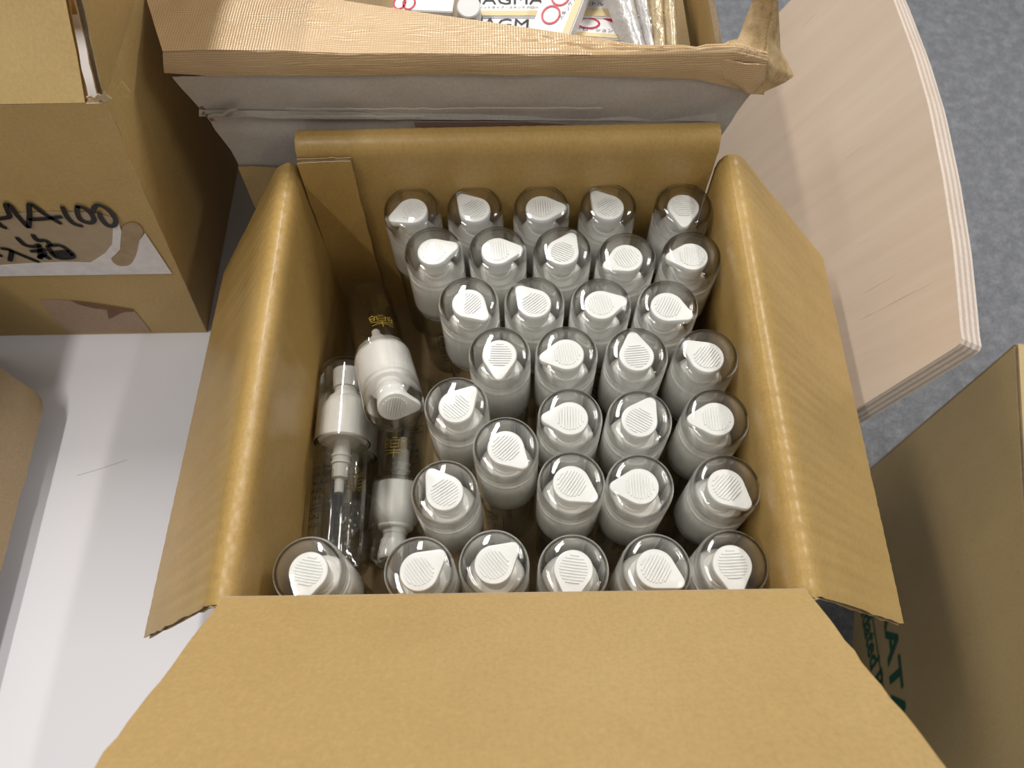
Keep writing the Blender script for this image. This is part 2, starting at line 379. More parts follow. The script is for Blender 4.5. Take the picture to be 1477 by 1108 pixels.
# back wall with its flap folded over behind
xs = np.linspace(-.1440, .1432, nx); g = []
for z in np.linspace(BZ, .000, 12): g.append([(x, .1500, z) for x in xs])
c = bez((.1500, .002), (.1502, .0105), (.1555, .0108), 7); g += [[(x, y, z + .0002*math.sin(x*690)) for x in xs] for y, z in c]
gw = np.array(g)
c2 = bez((.1555, .0108), (.1625, .0108), (.1640, .003), 7); g = [[(x, y, z + .0002*math.sin(x*690)) for x in xs] for y, z in c2]
for z in np.linspace(-.004, -.128, 10): g.append([(x, .1645, z) for x in xs])
gf = np.array(g); full = np.concatenate([gw, gf[1:]]); N_ = gnorm(full); k = len(gw)
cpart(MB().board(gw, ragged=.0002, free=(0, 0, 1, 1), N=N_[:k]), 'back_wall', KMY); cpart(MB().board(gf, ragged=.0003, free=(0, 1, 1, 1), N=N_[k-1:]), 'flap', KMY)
cpart(MB().board(quadgrid((-.1480, .1456, BZ), (-.1435, .1450, .0045), (-.1070, .1450, .0055), (-.1105, .1456, BZ), 14, 12), ragged=.0003), 'glue_tab', KMY)
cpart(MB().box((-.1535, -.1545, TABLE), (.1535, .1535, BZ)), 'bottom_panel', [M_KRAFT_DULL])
# torn corrugated ends at the front corners
for sx in (-1, 1):
    mb = MB()
    for k in range(3):
        x = sx*(.1500+.0026*k); z = -.0035+.0014*k
        pts = [(x+sx*.0015*math.cos(a), -.1512-.0004*k, z+.0016*math.sin(a)) for a in np.linspace(0, 5.4, 10)]
        mb.tube(pts, .00035, 5)
    cpart(mb, 'torn_flute', [M_EDGE])

# ================================================================== PUMP BOTTLES
RC = .0203; HB = .155
def bottle_meshes():
    out = {}
    z = lambda d: HB-d
    # clear body, real wall thickness
    pr = [(.0001, .0022), (.012, .0022), (.0172, .0030), (.0178, .006), (.0178, z(.0690)), (.0150, z(.0665)), (.0130, z(.0645)), (.0130, z(.0637)),
          (.0140, z(.0637)), (.0140, z(.0642)), (.0160, z(.0655)), (.0190, z(.0690)), (.0190, .004), (.0178, .0010), (.0150, 0.), (.0001, .0006)]
    V, Fc = lathe(pr, 36, False); me = MB().add(V, Fc); out['body'] = (me, M_BODY, 35)
    # overcap
    pr = [(.0001, HB), (.0060, z(.0001)), (.0110, z(.0004)), (.0150, z(.0009)), (.0174, z(.0015)), (.0188, z(.0025)), (.0196, z(.0040)), (.0201, z(.0062)), (RC, z(.0100)), (RC+.0002, z(.0610)), (RC+.0003, z(.0650)),
          (RC-.0010, z(.0650)), (RC-.0012, z(.0610)), (RC-.0013, z(.0105)), (.0188, z(.0064)), (.0184, z(.0048)), (.0176, z(.0036)), (.0164, z(.0028)), (.0140, z(.0021)), (.0100, z(.0017)), (.0001, z(.0014))]
    V, Fc = lathe(pr, 40, False); out['overcap'] = (MB().add(V, Fc), M_CAP, 60)
    # collar: neck, bell and ribbed skirt
    n = 90; prof = [(.0001, z(.0245)), (.0080, z(.0245)), (.0092, z(.0250)), (.0096, z(.0262)), (.0096, z(.0285)), (.0128, z(.0290)), (.0134, z(.0300)), (.0132, z(.0312)), (.0150, z(.0335)), (.0165, z(.0360)),
            (.0174, z(.0395)), (.0178, z(.0425)), (.0178, z(.0625)), (.0170, z(.0635)), (.0001, z(.0636))]
    V, Fc = [], []
    for k, (r, zz) in enumerate(prof):
        for j in range(n):
            a = 2*math.pi*j/n; rr = r + (.00028 if (11 <= k <= 12 and j % 2) else 0); V.append((rr*math.cos(a), rr*math.sin(a), zz))
    for k in range(len(prof)-1):
        for j in range(n): Fc.append((k*n+j, (k+1)*n+j, (k+1)*n+(j+1) % n, k*n+(j+1) % n))
    out['collar'] = (MB().add(V, Fc), M_WHITE2, 32)
    # actuator: teardrop button with spout along +x
    n = 64
    def rad(a, R, L, rt):
        d = np.array([math.cos(a), math.sin(a)]); best = R; ca = math.acos((R-rt)/L)
        for s in (1, -1):
            p = R*np.array([math.cos(ca), s*math.sin(ca)]); q = np.array([L, 0])+rt*np.array([math.cos(ca), s*math.sin(ca)])
            A = np.array([d, p-q]).T
            try: k, m = np.linalg.solve(A, p)
            except Exception: continue
            if k > 0 and 0 <= m <= 1: best = max(best, k)
        bq = d[0]*L; disc = bq*bq-(L*L-rt*rt)
        if disc > 0: best = max(best, bq+math.sqrt(disc))
        return best
    lv = [(.0053, .0107, .0140, .0032, .80), (.0055, .0111, .0143, .0036, .93), (.0062, .0113, .0144, .0038, 1.0), (.0085, .0113, .0144, .0038, 1.0), (.0105, .0111, .0140, .0037, .98)]
    rings = []
    for d, R, L, rt, s in lv: rings.append([(rad(2*math.pi*j/n, R, L, rt) * (1 if s > .97 else 1) - (0.0010 if s == .80 else (.0003 if s == .93 else 0)), z(d)) for j in range(n)])
    rings.append([((.0108 + .25*(rad(2*math.pi*j/n, .0110, .0146, .0026)-.0110)), z(.0130)) for j in range(n)])
    rings.append([(.0105, z(.0150)) for j in range(n)]); rings.append([(.0100, z(.0205)) for j in range(n)])
    rings.append([(.0088, z(.0207)) for j in range(n)]); rings.append([(.0086, z(.0248)) for j in range(n)])
    V = [(r*math.cos(2*math.pi*j/n), r*math.sin(2*math.pi*j/n), zz) for rg in rings for j, (r, zz) in enumerate(rg)]
    Fc = []
    for k in range(len(rings)-1):
        for j in range(n): Fc.append((k*n+j, (k+1)*n+j, (k+1)*n+(j+1) % n, k*n+(j+1) % n))
    m = len(rings); Fc.append(tuple(range((m-1)*n, m*n)))
    # gently dished top
    b = len(V); V.append((.002, 0, z(.0060)))
    for j in range(n): Fc.append((j, (j+1) % n, b))
    out['actuator'] = (MB().add(V, Fc), M_WHITE, 40)
    mb = MB()
    for k in range(10):
        x = -.0080 + .00170*k; h = math.sqrt(max(0, .0085**2-(x)**2))*.97
        if x > .004: h = min(h, .0073-.45*(x-.004))
        zt = z(.00475); zb = z(.0064)
        mb.add([(x-.00048, -h, zb), (x+.00048, -h, zb), (x+.00048, h, zb), (x-.00048, h, zb), (x-.00036, -h+.0003, zt), (x+.00036, -h+.0003, zt), (x+.00036, h-.0003, zt), (x-.00036, h-.0003, zt)],
               [(4,5,6,7),(0,1,5,4),(1,2,6,5),(2,3,7,6),(3,0,4,7),(3,2,1,0)])
    out['grip_ridges'] = (mb, M_WHITE, None)
    # pump housing and dip tube inside the body
    pr = [(.0001, z(.0046+.0590)), (.0064, z(.0046+.0590)), (.0064, z(.0046+.0690)), (.0074, z(.0046+.0695)), (.0074, z(.0046+.0712)), (.0066, z(.0046+.0716)), (.0064, z(.0046+.0745)), (.0072, z(.0046+.0750)), (.0072, z(.0046+.0765)), (.0062, z(.0046+.0770)),
          (.0058, z(.0046+.0870)), (.0036, z(.0046+.0878)), (.0033, z(.0046+.0980)), (.0001, z(.0046+.0980))]
    V, Fc = lathe(pr, 24); out['pump_housing'] = (MB().add(V, Fc), M_WHITE2, 40)
    V, Fc = lathe([(.0001, .004), (.0021, .004), (.0021, z(.0975)), (.0001, z(.0975))], 12); out['dip_tube'] = (MB().add(V, Fc), M_TUBE, 40)
    return out
BMESH = bottle_meshes()
# gold mark printed on the body (two bowed bars crossed by a stroke, three signs under it), wrapped round the bottle
def wrap(V, r=.01915, a0=0., flip=False):
    return [((r+.0001)*math.cos(a0+v[0]/r), (r+.0001)*math.sin(a0+v[0]/r), v[1]) for v in V]
def gold_mark():
    mb = MB(); w = .0007; st = []
    st.append([(-.0078, .0118), (-.004, .0100), (0, .0096), (.004, .0100), (.0078, .0118)]); st.append([(-.0082, .0068), (-.004, .0076), (0, .0078), (.004, .0076), (.0082, .0068)])
    st.append([(0, .0140), (0, .0065)])
    for sx in (-1, 1):
        st.append(arcpts(sx*.0068, .0036, .0017, .0016, 0, 360)); st.append(arcpts(sx*.0068, .0003, .0020, .0017, 0, 360)); st.append([(sx*.0068, -.0014), (sx*.0068-.0006, -.0028)])
    st.append([(-.0034, -.0010), (-.0030, .0050), (.0030, .0050), (.0034, -.0010)]); st.append([(-.0030, .0022), (.0030, .0022)]); st.append([(-.0042, -.0008), (.0042, -.0008)]); st.append([(-.002, -.0026), (.002, -.0026)])
    for s in st:
        V, Fc = ribbon(s, w); mb.add(V, Fc)
    return mb
GM = gold_mark(); GM.V = wrap([(v[0], v[1]+.062) for v in GM.V], a0=math.pi/2)
BMESH['gold_mark'] = (GM, M_GOLD, None)
TXT = MB()
for k, (s, size) in enumerate((('ウォーター', .0036), ('内容量 100', .0036), ('使用上注意', .0034), ('直射日光', .0034), ('お子様の', .0034), ('refer.com', .0038), ('81-07-2', .0042), ('40-7-20', .0042))):
    V, Fc = text_geo(s, size, None, 1, .00012); y = .0655-.0056*k - (.0015 if k > 4 else 0) - (.001 if k > 5 else 0)
    TXT.add([(v[0]-.0095, v[1]+y, 0) for v in V], Fc)
for (x0, y0, x1, y1) in ((-.0115, .0405, .0115, .0635), (-.0115, .0345, .0115, .0395)):
    for a, b in (((x0, y0), (x1, y0)), ((x1, y0), (x1, y1)), ((x1, y1), (x0, y1)), ((x0, y1), (x0, y0))):
        m_ = [(a[0]+(b[0]-a[0])*t, a[1]+(b[1]-a[1])*t) for t in np.linspace(0, 1, 9)]; V, Fc = ribbon(m_, .0004); TXT.add(V, Fc)
TXT.V = wrap(TXT.V, a0=-math.pi/2)
BMESH['printed_text'] = (TXT, M_BLACKP, None)
PROTO = {}
def make_bottle(name, loc, rot, label, group, spin=0., head=0.):
    """loc = centre of the base, rot = quaternion taking +z to the bottle's axis, spin = spout heading about the axis"""
    q = rot @ Quaternion((0, 0, 1), spin)
    root = empty(name, loc, label, 'bottle', group); root.rotation_mode = 'QUATERNION'; root.rotation_quaternion = q
    made = {}
    for k, (mb, mat, ang) in BMESH.items():
        if k not in PROTO:
            p = mb.build(k, mat, None, False, ang); PROTO[k] = p
        else:
            p = PROTO[k].copy(); COL.objects.link(p)
        p.name = k; p.parent = root; made[k] = p
    made['grip_ridges'].parent = made['actuator']; made['actuator'].rotation_euler = (0, 0, head)
    return root
ID = Quaternion()
# (cap centre seen in the photo, spout heading in degrees: 0 = +x right, 90 = away, -90 = toward the front)
ROWS = [
 ('back row', [(593, 285, 205), (684, 285, 130), (781, 285, 2), (878, 285, 125), (988, 290, -95)]),
 ('second row from back', [(624, 355, 18), (717, 354, 5), (812, 355, 62), (905, 364, 205), (1000, 362, 180)]),
 ('third row from back', [(675, 430, -45), (771, 430, 130), (868, 432, 12), (965, 435, -28)]),
 ('fourth row from back', [(720, 505, -92), (818, 504, 188), (920, 506, 95), (1022, 508, 140)]),
 ('fifth row from back', [(657, 580, 48), (823, 597, 178), (924, 600, 57), (1036, 598, 180)]),
 ('gap before the fifth row', [(729, 640, -45)]),
 ('sixth row from back', [(640, 705, 125), (825, 692, -35), (925, 696, 180), (1051, 697, -45)]),
 ('front row', [(441, 820, -100), (603, 820, 38), (712, 810, 40), (828, 817, -98), (948, 816, -32), (1060, 810, -88)])]
DIRS = ['right', 'back right', 'back', 'back left', 'left', 'front left', 'front', 'front right']
ORD = ['first', 'second', 'third', 'fourth', 'fifth', 'sixth']
CAPZ = -.0270
for rn, items in ROWS:
    for i, (px, py, h) in enumerate(items):
        p = on((px, py+1), 2, CAPZ); p[2] = BZ
        # keep inside the carton walls
        p[0] = min(max(p[0], -.1285), .1285); p[1] = min(max(p[1], -.1290), .1292)
        if rn == 'back row' and i == 0: p[1] = min(p[1], .129)
        d = DIRS[int(((h+22.5) % 360)//45)]
        lab = f'white pump bottle in {rn}, {ORD[i]} from left, spout pointing {d}'
        if len(items) == 1: lab = 'white pump bottle standing alone between fifth and sixth rows, spout pointing front right'
        make_bottle('pump_bottle', p, ID, lab, 'pump bottles standing in the open carton', math.radians(h))
def lying(cap, base, label, spin, head=0.):
    a = (Vector(cap)-Vector(base)).normalized(); b = Vector(cap)-a*HB
    q = Vector((0, 0, 1)).rotation_difference(a)
    return make_bottle('pump_bottle', b, q, label, 'pump bottles lying in the open carton', spin, head)
A = lying(CT+ray((571, 594))*.508, CT+ray((530, 432))*.63, 'clear pump bottle tipped over head down toward the front, gold mark showing, left of rows', math.radians(-5))
B = lying((-.1262, .0510, -.1195), (-.1240, -.1040, -.1205), 'clear pump bottle lying against the left wall, black print and pump tube showing', math.radians(-35), math.radians(125))
C_ = lying((-.0905, -.0960, -.1612), (-.0855, .0590, -.1612), 'clear pump bottle lying on the carton floor beside sixth row, gold mark up', math.radians(8), math.radians(60))
D = lying((-.1290, .0560, -.1612), (-.1270, -.0990, -.1612), 'clear pump bottle lying on the floor beneath the one with black print', math.radians(180))
# crumpled scrap of film
nu = 26; G = np.zeros((nu, nu, 3))
for i in range(nu):
    for j in range(nu):
        u, v = i/(nu-1)-.5, j/(nu-1)-.5
        G[i, j] = (-.106+.034*u+.004*math.sin(9*v), -.086+.046*v+.006*math.sin(7*u), -.1010+.006*smooth_noise(u*1.6, v*1.6, 4)-.020*max(0, u)*2+.004*abs(v))
film = MB().slab(G, .0001, -.0001).build('plastic_film', M_FILM, None, True); tag(film, 'crumpled scrap of clear plastic film beside the black-printed lying bottle', 'plastic film')

# ================================================================== OLD BROWN BOX (upper left)
lb = empty('old_brown_box', (-.42, .25, TABLE), 'old brown cardboard box with black handwriting on a torn white label', 'box')
def lpart(mb, name, mats, ang=35): return at_parent(mb.build(name, mats, None, False, ang), lb)
OM = [M_KRAFT_OLD, M_CORE, M_EDGE]
FY = .1215; BRp = on((298, 479), 1, FY); TRp = on((150, 149), 1, FY); ZT = TRp[2]
XL = -.62; XR0, XR1 = BRp[0], TRp[0]; DEP = .56
lpart(MB().board(quadgrid((XL, FY, TABLE), (XR0, FY, TABLE), (XR1, FY, ZT), (XL, FY, ZT+.002), 30, 22), free=(1, 1, 1, 0)), 'front_wall', OM)
lpart(MB().board(quadgrid((XR0, FY+.001, TABLE), (XR0, FY+DEP, TABLE), (XR1, FY+DEP, ZT), (XR1, FY+.001, ZT), 22, 16)), 'side_wall', OM)
lpart(MB().board(quadgrid((XR0, FY+DEP, TABLE), (XL, FY+DEP, TABLE), (XL, FY+DEP, ZT), (XR1, FY+DEP, ZT), 12, 12)), 'back_wall', OM)
lpart(MB().board(quadgrid((XL, FY+DEP, TABLE), (XL, FY, TABLE), (XL, FY, ZT), (XL, FY+DEP, ZT), 12, 12)), 'side_wall', OM)
lpart(MB().box((XL+.004, FY+.004, TABLE+.0005), (XR0-.004, FY+DEP-.004, TABLE+.004)), 'bottom_panel', OM)
# front flap leaning inward, right flap standing almost upright
G = quadgrid((XL, FY, ZT+.002), (on((122, 141), 1, FY)[0]-.001, FY, ZT+.0006), (-.2475, FY+.098, ZT+.098), (XL, FY+.098, ZT+.098), 30, 16)
lpart(MB().board(G, ragged=.0005, free=(1, 1, 0, 1)), 'flap', OM)
d_ = np.array([.045, 0, .140])
G = quadgrid(np.array((XR1, FY+.003, ZT)), np.array((XR1, FY+DEP, ZT)), np.array((XR1, FY+DEP, ZT))+d_, np.array((XR1-.002, FY+.004, ZT))+d_, 24, 18)
lpart(MB().board(G, ragged=.0007), 'flap', OM)
# torn bits at the split corner
for pts in (((124, 141), (130, 138), (136, 141), (141, 136), (146, 139), (150, 131), (154, 138), (161, 143), (152, 147), (145, 144), (138, 147), (131, 143)), ((168, 130), (183, 145), (188, 133), (176, 118))):
    P = [on(q, 1, FY-.0012) for q in pts]; at_parent(poly_slab(P, (0, -1, 0), .001, [M_EDGE if pts[0][0] < 160 else M_KRAFT_OLD], 'torn_corner'), lb)
n_f = np.array([0, -1, 0]); ex, ez_ = np.array([1, 0, 0]), np.array([0, 0, 1])
cf = lambda x, y: on((x/5.277, 270+y/5.277), 1, FY-.0004)
def decal(name, pts, mat, lift, f=cf): return at_parent(poly_slab([f(*p)+n_f*lift for p in pts], n_f, .0002, [mat], name), lb)
decal('browned_label', [(-400, 205), (0, 198), (400, 186), (700, 190), (880, 235), (900, 300), (870, 430), (810, 500), (700, 575), (500, 575), (0, 595), (-400, 610)], M_STAIN, .0003)
decal('white_label', [(-400, 690), (0, 675), (1310, 655), (1105, 345), (1062, 400), (1040, 500), (990, 580), (900, 590), (850, 540), (915, 470), (925, 330), (895, 240), (862, 290), (855, 430), (800, 500), (740, 540), (690, 572), (500, 566), (250, 575), (0, 592), (-400, 606)], M_PAPER, .0005)
decal('glue_patch', [tuple(p) for p in catmull([(925, 325), (950, 285), (1010, 265), (1065, 285), (1090, 345), (1060, 405), (1040, 500), (990, 585), (900, 592), (848, 540), (915, 470), (925, 325)], 4)[:-1]], M_OLDTAPE, .0006)
decal('torn_patch', [(300, 862), (420, 856), (540, 866), (760, 905), (1020, 938), (1080, 1010), (1150, 1098), (500, 1104)], M_PINK, .0003)
decal('torn_edge', [(540, 862), (700, 880), (1025, 932), (1015, 944), (950, 945), (880, 975), (830, 1000), (815, 930), (700, 915), (600, 890)], kraft('torn_brown', (.16, .08, .04), (.24, .13, .07), .9), .0006)
ink = MB()
STROKES = [[(-10, 262), (15, 290), (45, 302)], [(-20, 235), (30, 228), (75, 215), (60, 170), (48, 130), (75, 128), (140, 215), (215, 298)], [(222, 295), (228, 205), (232, 120), (330, 190), (460, 268)], [(235, 240), (350, 232), (465, 218)],
 [(480, 145), (510, 215), (560, 268), (622, 288)], [(592, 140), (592, 190), (620, 245), (690, 264), (718, 240), (690, 190), (640, 150), (592, 140)], [(712, 182), (722, 145), (760, 130), (830, 170), (882, 240), (870, 285), (820, 285), (775, 235), (758, 190)],
 [(135, 380), (190, 432), (260, 445), (300, 430)], [(255, 358), (285, 398), (350, 400), (385, 432)], [(242, 482), (345, 470)], [(305, 440), (310, 535)], [(300, 530), (335, 510), (378, 538)], [(345, 492), (330, 520)], [(370, 440), (470, 440), (562, 522), (430, 528), (365, 445)], [(400, 492), (520, 480)], [(425, 512), (550, 503)],
 [(18, 460), (88, 478), (78, 552)], [(85, 476), (180, 515), (290, 560)], [(-20, 505), (10, 515)], [(-60, 380), (-40, 470), (-90, 540)]]
for s in STROKES:
    P = [cf(*p) for p in catmull(s)]; V, Fc = ribbon([(p[0], p[2]) for p in P], .0036)
    ink.add([(v[0], FY-.0014, v[1]) for v in V], Fc)
lpart(ink, 'handwriting', [M_INK], None)
# what shows through the split corner
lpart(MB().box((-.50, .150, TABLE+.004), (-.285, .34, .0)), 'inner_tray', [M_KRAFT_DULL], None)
wc = MB().box((-.36, .150, .0002), (-.2560, .34, .050)).build('white_carton', M_CARD); tag(wc, 'white carton inside the old brown box, seen through its split corner', 'carton')
oc = MB().box((-.335, .235, .0502), (-.2480, .30, .088)).build('orange_carton', plain('orange_card', (.55, .30, .07), .5)); tag(oc, 'small orange carton on the white carton inside the old brown box', 'carton')
V, Fc = text_geo('m', .018); V, Fc = plate(V, Fc, (-.262, .2349, .072), (1, 0, 0), (0, 0, 1), (0, -1, 0)); at_parent(MB().add(V, Fc).build('printed_letter', M_BLACKP), oc)

# ================================================================== GREY BOX (behind)
gb = empty('grey_box', (-.02, .29, TABLE), 'grey cardboard box bound with shiny woven brown tape, holding cartons and pouches', 'box')
def gpart(mb, name, mats, ang=35): return at_parent(mb.build(name, mats, None, False, ang), gb)
GMt = [M_GREY, M_CORE, M_GREYT]; GY = .1760
xl0, xr0 = -.2005, .1500; xl1, xr1 = -.2160, .1700; GZ = .050; GD = .26
nu, nv = 50, 40; G = np.zeros((nu, nv, 3))
for i in range(nu):
    for j in range(nv):
        u, v = i/(nu-1), j/(nv-1); z = TABLE+(GZ-TABLE)*v; k = max(0, (z+.02)/.07)
        x = (xl0+(xl1-xl0)*min(1, k))*(1-u)+(xr0+(xr1-xr0)*min(1, k))*u
        dent = .0030*math.exp(-((z-.010)/.006)**2) if z < .010 else .0030*math.exp(-((z-.010)/.02)**2)
        G[i, j] = (x, GY + dent*(.6+.4*math.sin(u*5+1)) + .0012*smooth_noise(u*.8, v*.8, 2) - .002*v, z)
gpart(MB().board(G, t=.005, inset=.0003), 'front_wall', GMt)
def gside(x0, x1, flip):
    zs = np.linspace(TABLE, GZ+.004, 16); ys = np.linspace(GY+.0005, GY+GD, 14)
    Gs = np.array([[(x0+(x1-x0)*min(1, max(0, (z+.02)/.07)), y, z) for z in zs] for y in (ys[::-1] if flip else ys)])
    return Gs
gpart(MB().board(gside(xr0, .1400, False), inset=.0003, back=3), 'side_wall', [M_GREY, M_CORE, M_CORE, M_KRAFT_OLD]); gpart(MB().board(gside(xl0, xl1, True), inset=.0003), 'side_wall', GMt)
gpart(MB().board(quadgrid((xr0, GY+GD, TABLE), (xl0, GY+GD, TABLE), (xl1, GY+GD, GZ), (xr1, GY+GD, GZ), 14, 14)), 'back_wall', GMt)
gpart(MB().box((xl0+.004, GY+.008, TABLE+.0005), (xr0-.005, GY+GD-.005, TABLE+.004)), 'bottom_panel', GMt)
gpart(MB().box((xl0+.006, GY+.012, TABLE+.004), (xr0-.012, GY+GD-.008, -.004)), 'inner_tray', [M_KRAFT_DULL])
# torn liner ledge across the front
U_ = np.linspace(0, 1, 60); up, lo = [], []
for u in U_:
    px = 287+(1034-287)*u; y0 = 158+8*math.sin(u*2.2)+1.5*smooth_noise(u*3, .3, 5); y1 = (168 if u < .12 else 171)+8*math.sin(u*1.7)*0+4*u+1.2*smooth_noise(u*9, .7, 6)
    up.append(on((px, y0), 1, GY-.0005)); lo.append(on((px, y1), 1, GY-.0035+.0018*min(1, u*6)))
gpart(MB().slab(np.array([up, lo]), 0, -.0008), 'torn_liner', [M_GREYT if False else M_GREY])
crs = MB()
for ys, s0, s1, sd in ((lambda u: 168+6*u-3*math.sin(3*u), .03, .42, 1), (lambda u: 155+2*math.sin(5*u)+10*max(0, u-.55), .16, .75, 2)):
    pts = [on((287+775*u, ys(u)+3.0*smooth_noise(u*4, .1, sd)+1.2*smooth_noise(u*19, .4, sd)), 1, GY-.0042) for u in np.linspace(s0, s1, 40)]
    crs.tube(pts, .0004, 5)
pts = [on(q, 1, GY-.0050) for q in ((292, 163), (300, 168), (312, 165), (322, 166), (330, 160), (342, 157))]; crs.tube(pts, .0016, 6)
gpart(crs, 'torn_fringe', [M_GREYT], 60)
P = [on(q, 1, GY-.0043) for q in ((597, 176), (760, 176), (930, 186), (955, 180), (958, 196), (600, 214), (592, 196), (600, 186))]
at_parent(poly_slab(P, (0, -1, 0), .0004, [kraft('faded_red_print', (.22, .135, .10), (.27, .17, .13), .8)], 'reddish_patch'), gb)
P = [on(q, 1, GY-.0036) for q in ((343, 241), (362, 240), (410, 243), (405, 300), (368, 300))]
at_parent(poly_slab(P, (0, -1, 0), .0003, [M_KRAFT_OLD], 'tape_remnant'), gb)
# tape: front band under the bend, upper sheet over the bent-in flap
nb = 90; band = np.zeros((9, nb, 3)); sheet = np.zeros((16, nb, 3))
bendpx = [(235, 75), (300, 73), (400, 74), (500, 78), (620, 78), (760, 79), (900, 80), (1000, 78), (1060, 76), (1106, 88)]
lowpx = [(232, 104), (300, 109), (400, 108), (500, 108), (620, 107), (760, 107), (900, 110), (1000, 113), (1050, 124), (1100, 136)]
edgepx = [(200, -40), (300, -40), (400, -22), (490, 1), (600, 18), (700, 32), (820, 50), (925, 66), (985, 66), (1100, 84)]
def interp(tab, x): return np.interp(x, [p[0] for p in tab], [p[1] for p in tab])
for k in range(nb):
    f = k/(nb-1); xb = 235+(1106-235)*f
    pb = on((xb, interp(bendpx, xb)), 1, GY-.0046); pl = on((xb+2-6*(f > .97), interp(lowpx, xb)), 1, GY-.0032+.001*math.sin(f*30)*.5)
    xe = 200+(1106-200)*f; ye = interp(edgepx, xe); ze = .066-.002*f
    pe = on((xe, ye), 2, ze)
    if pe[1] < pb[1]+.003: pe = pb + np.array([.0, .004, .003])
    for i in range(9):
        s = i/8; q = pb*(1-s)+pl*s; q = q + np.array([0, -.0009*math.sin(s*3.14)-.0008*smooth_noise(f*2.0, s*.4, 9), 0]); band[i, k] = q
    for i in range(16):
        s = i/15; q = pb*(1-s)+pe*s; wr = .0018*smooth_noise(f*1.2+s*.25, s*.5-f*.3, 12)*math.sin(s*math.pi)
        rnd = .0022*math.sin(min(1, s*4)*math.pi/2)*(1 if s < .25 else 1)
        sheet[i, k] = q + np.array([0, 0, wr + .0010*math.sin(s*math.pi)])
gpart(MB().slab(band, .0005, -.0005), 'tape_band', [M_TAPE], 60); gpart(MB().slab(sheet[:, ::-1], .0006, -.0012), 'taped_flap', [M_TAPE], 60)
# loose tape standing twisted at the right corner
def strip(pxs, ny, name, mat, thick=.0005, seed=3):
    """each row: two spots and two depths (distance back, Y)"""
    rows = []
    for (a, b, ya, yb) in pxs:
        pa, pb = on(a, 1, ya), on(b, 1, yb); r = []
        for k in range(ny):
            s = k/(ny-1); r.append(pa*(1-s)+pb*s + np.array([0, -.002*math.sin(s*3.14), 0]) + .0008*smooth_noise(s, len(rows)*.13, seed)*np.array([1, 1, 1]))
        rows.append(r)
    # smooth along
    R = np.array(rows); n = len(R); T = np.linspace(0, n-1, n*5); idx = np.clip(T.astype(int), 0, n-2); fr = (T-idx)[:, None, None]; R2 = R[idx]*(1-fr)+R[idx+1]*fr
    return gpart(MB().slab(R2, thick, -thick), name, [mat], 70)
strip([((1078, -30), (1122, -30), .205, .200), ((1087, 0), (1117, 0), .203, .198), ((1076, 25), (1114, 25), .198, .194), ((1068, 48), (1108, 50), .192, .188), ((1062, 62), (1105, 72), .186, .182), ((1040, 66), (1102, 84), .180, .176)], 9, 'loose_tape', M_TAPEU)
strip([((1116, -5), (1121, 0), .198, .203), ((1112, 25), (1123, 35), .193, .199), ((1108, 50), (1125, 72), .187, .196), ((1106, 70), (1134, 88), .181, .192), ((1102, 86), (1144, 110), .174, .186), ((1098, 112), (1132, 118), .171, .180), ((1082, 134), (1104, 131), .171, .174)], 9, 'loose_tape', M_TAPEU, seed=8)
strip([((1040, 66), (1104, 84), .181, .174), ((1050, 60), (1108, 80), .186, .179), ((1066, 57), (1112, 70), .190, .184)], 7, 'loose_tape', M_TAPEU, seed=5)
strip([((1040, 84), (1105, 92), .1712, .1705), ((1045, 112), (1102, 115), .1712, .1700), ((1070, 127), (1085, 134), .1712, .1705)], 7, 'tape_end', M_TAPE, seed=6)

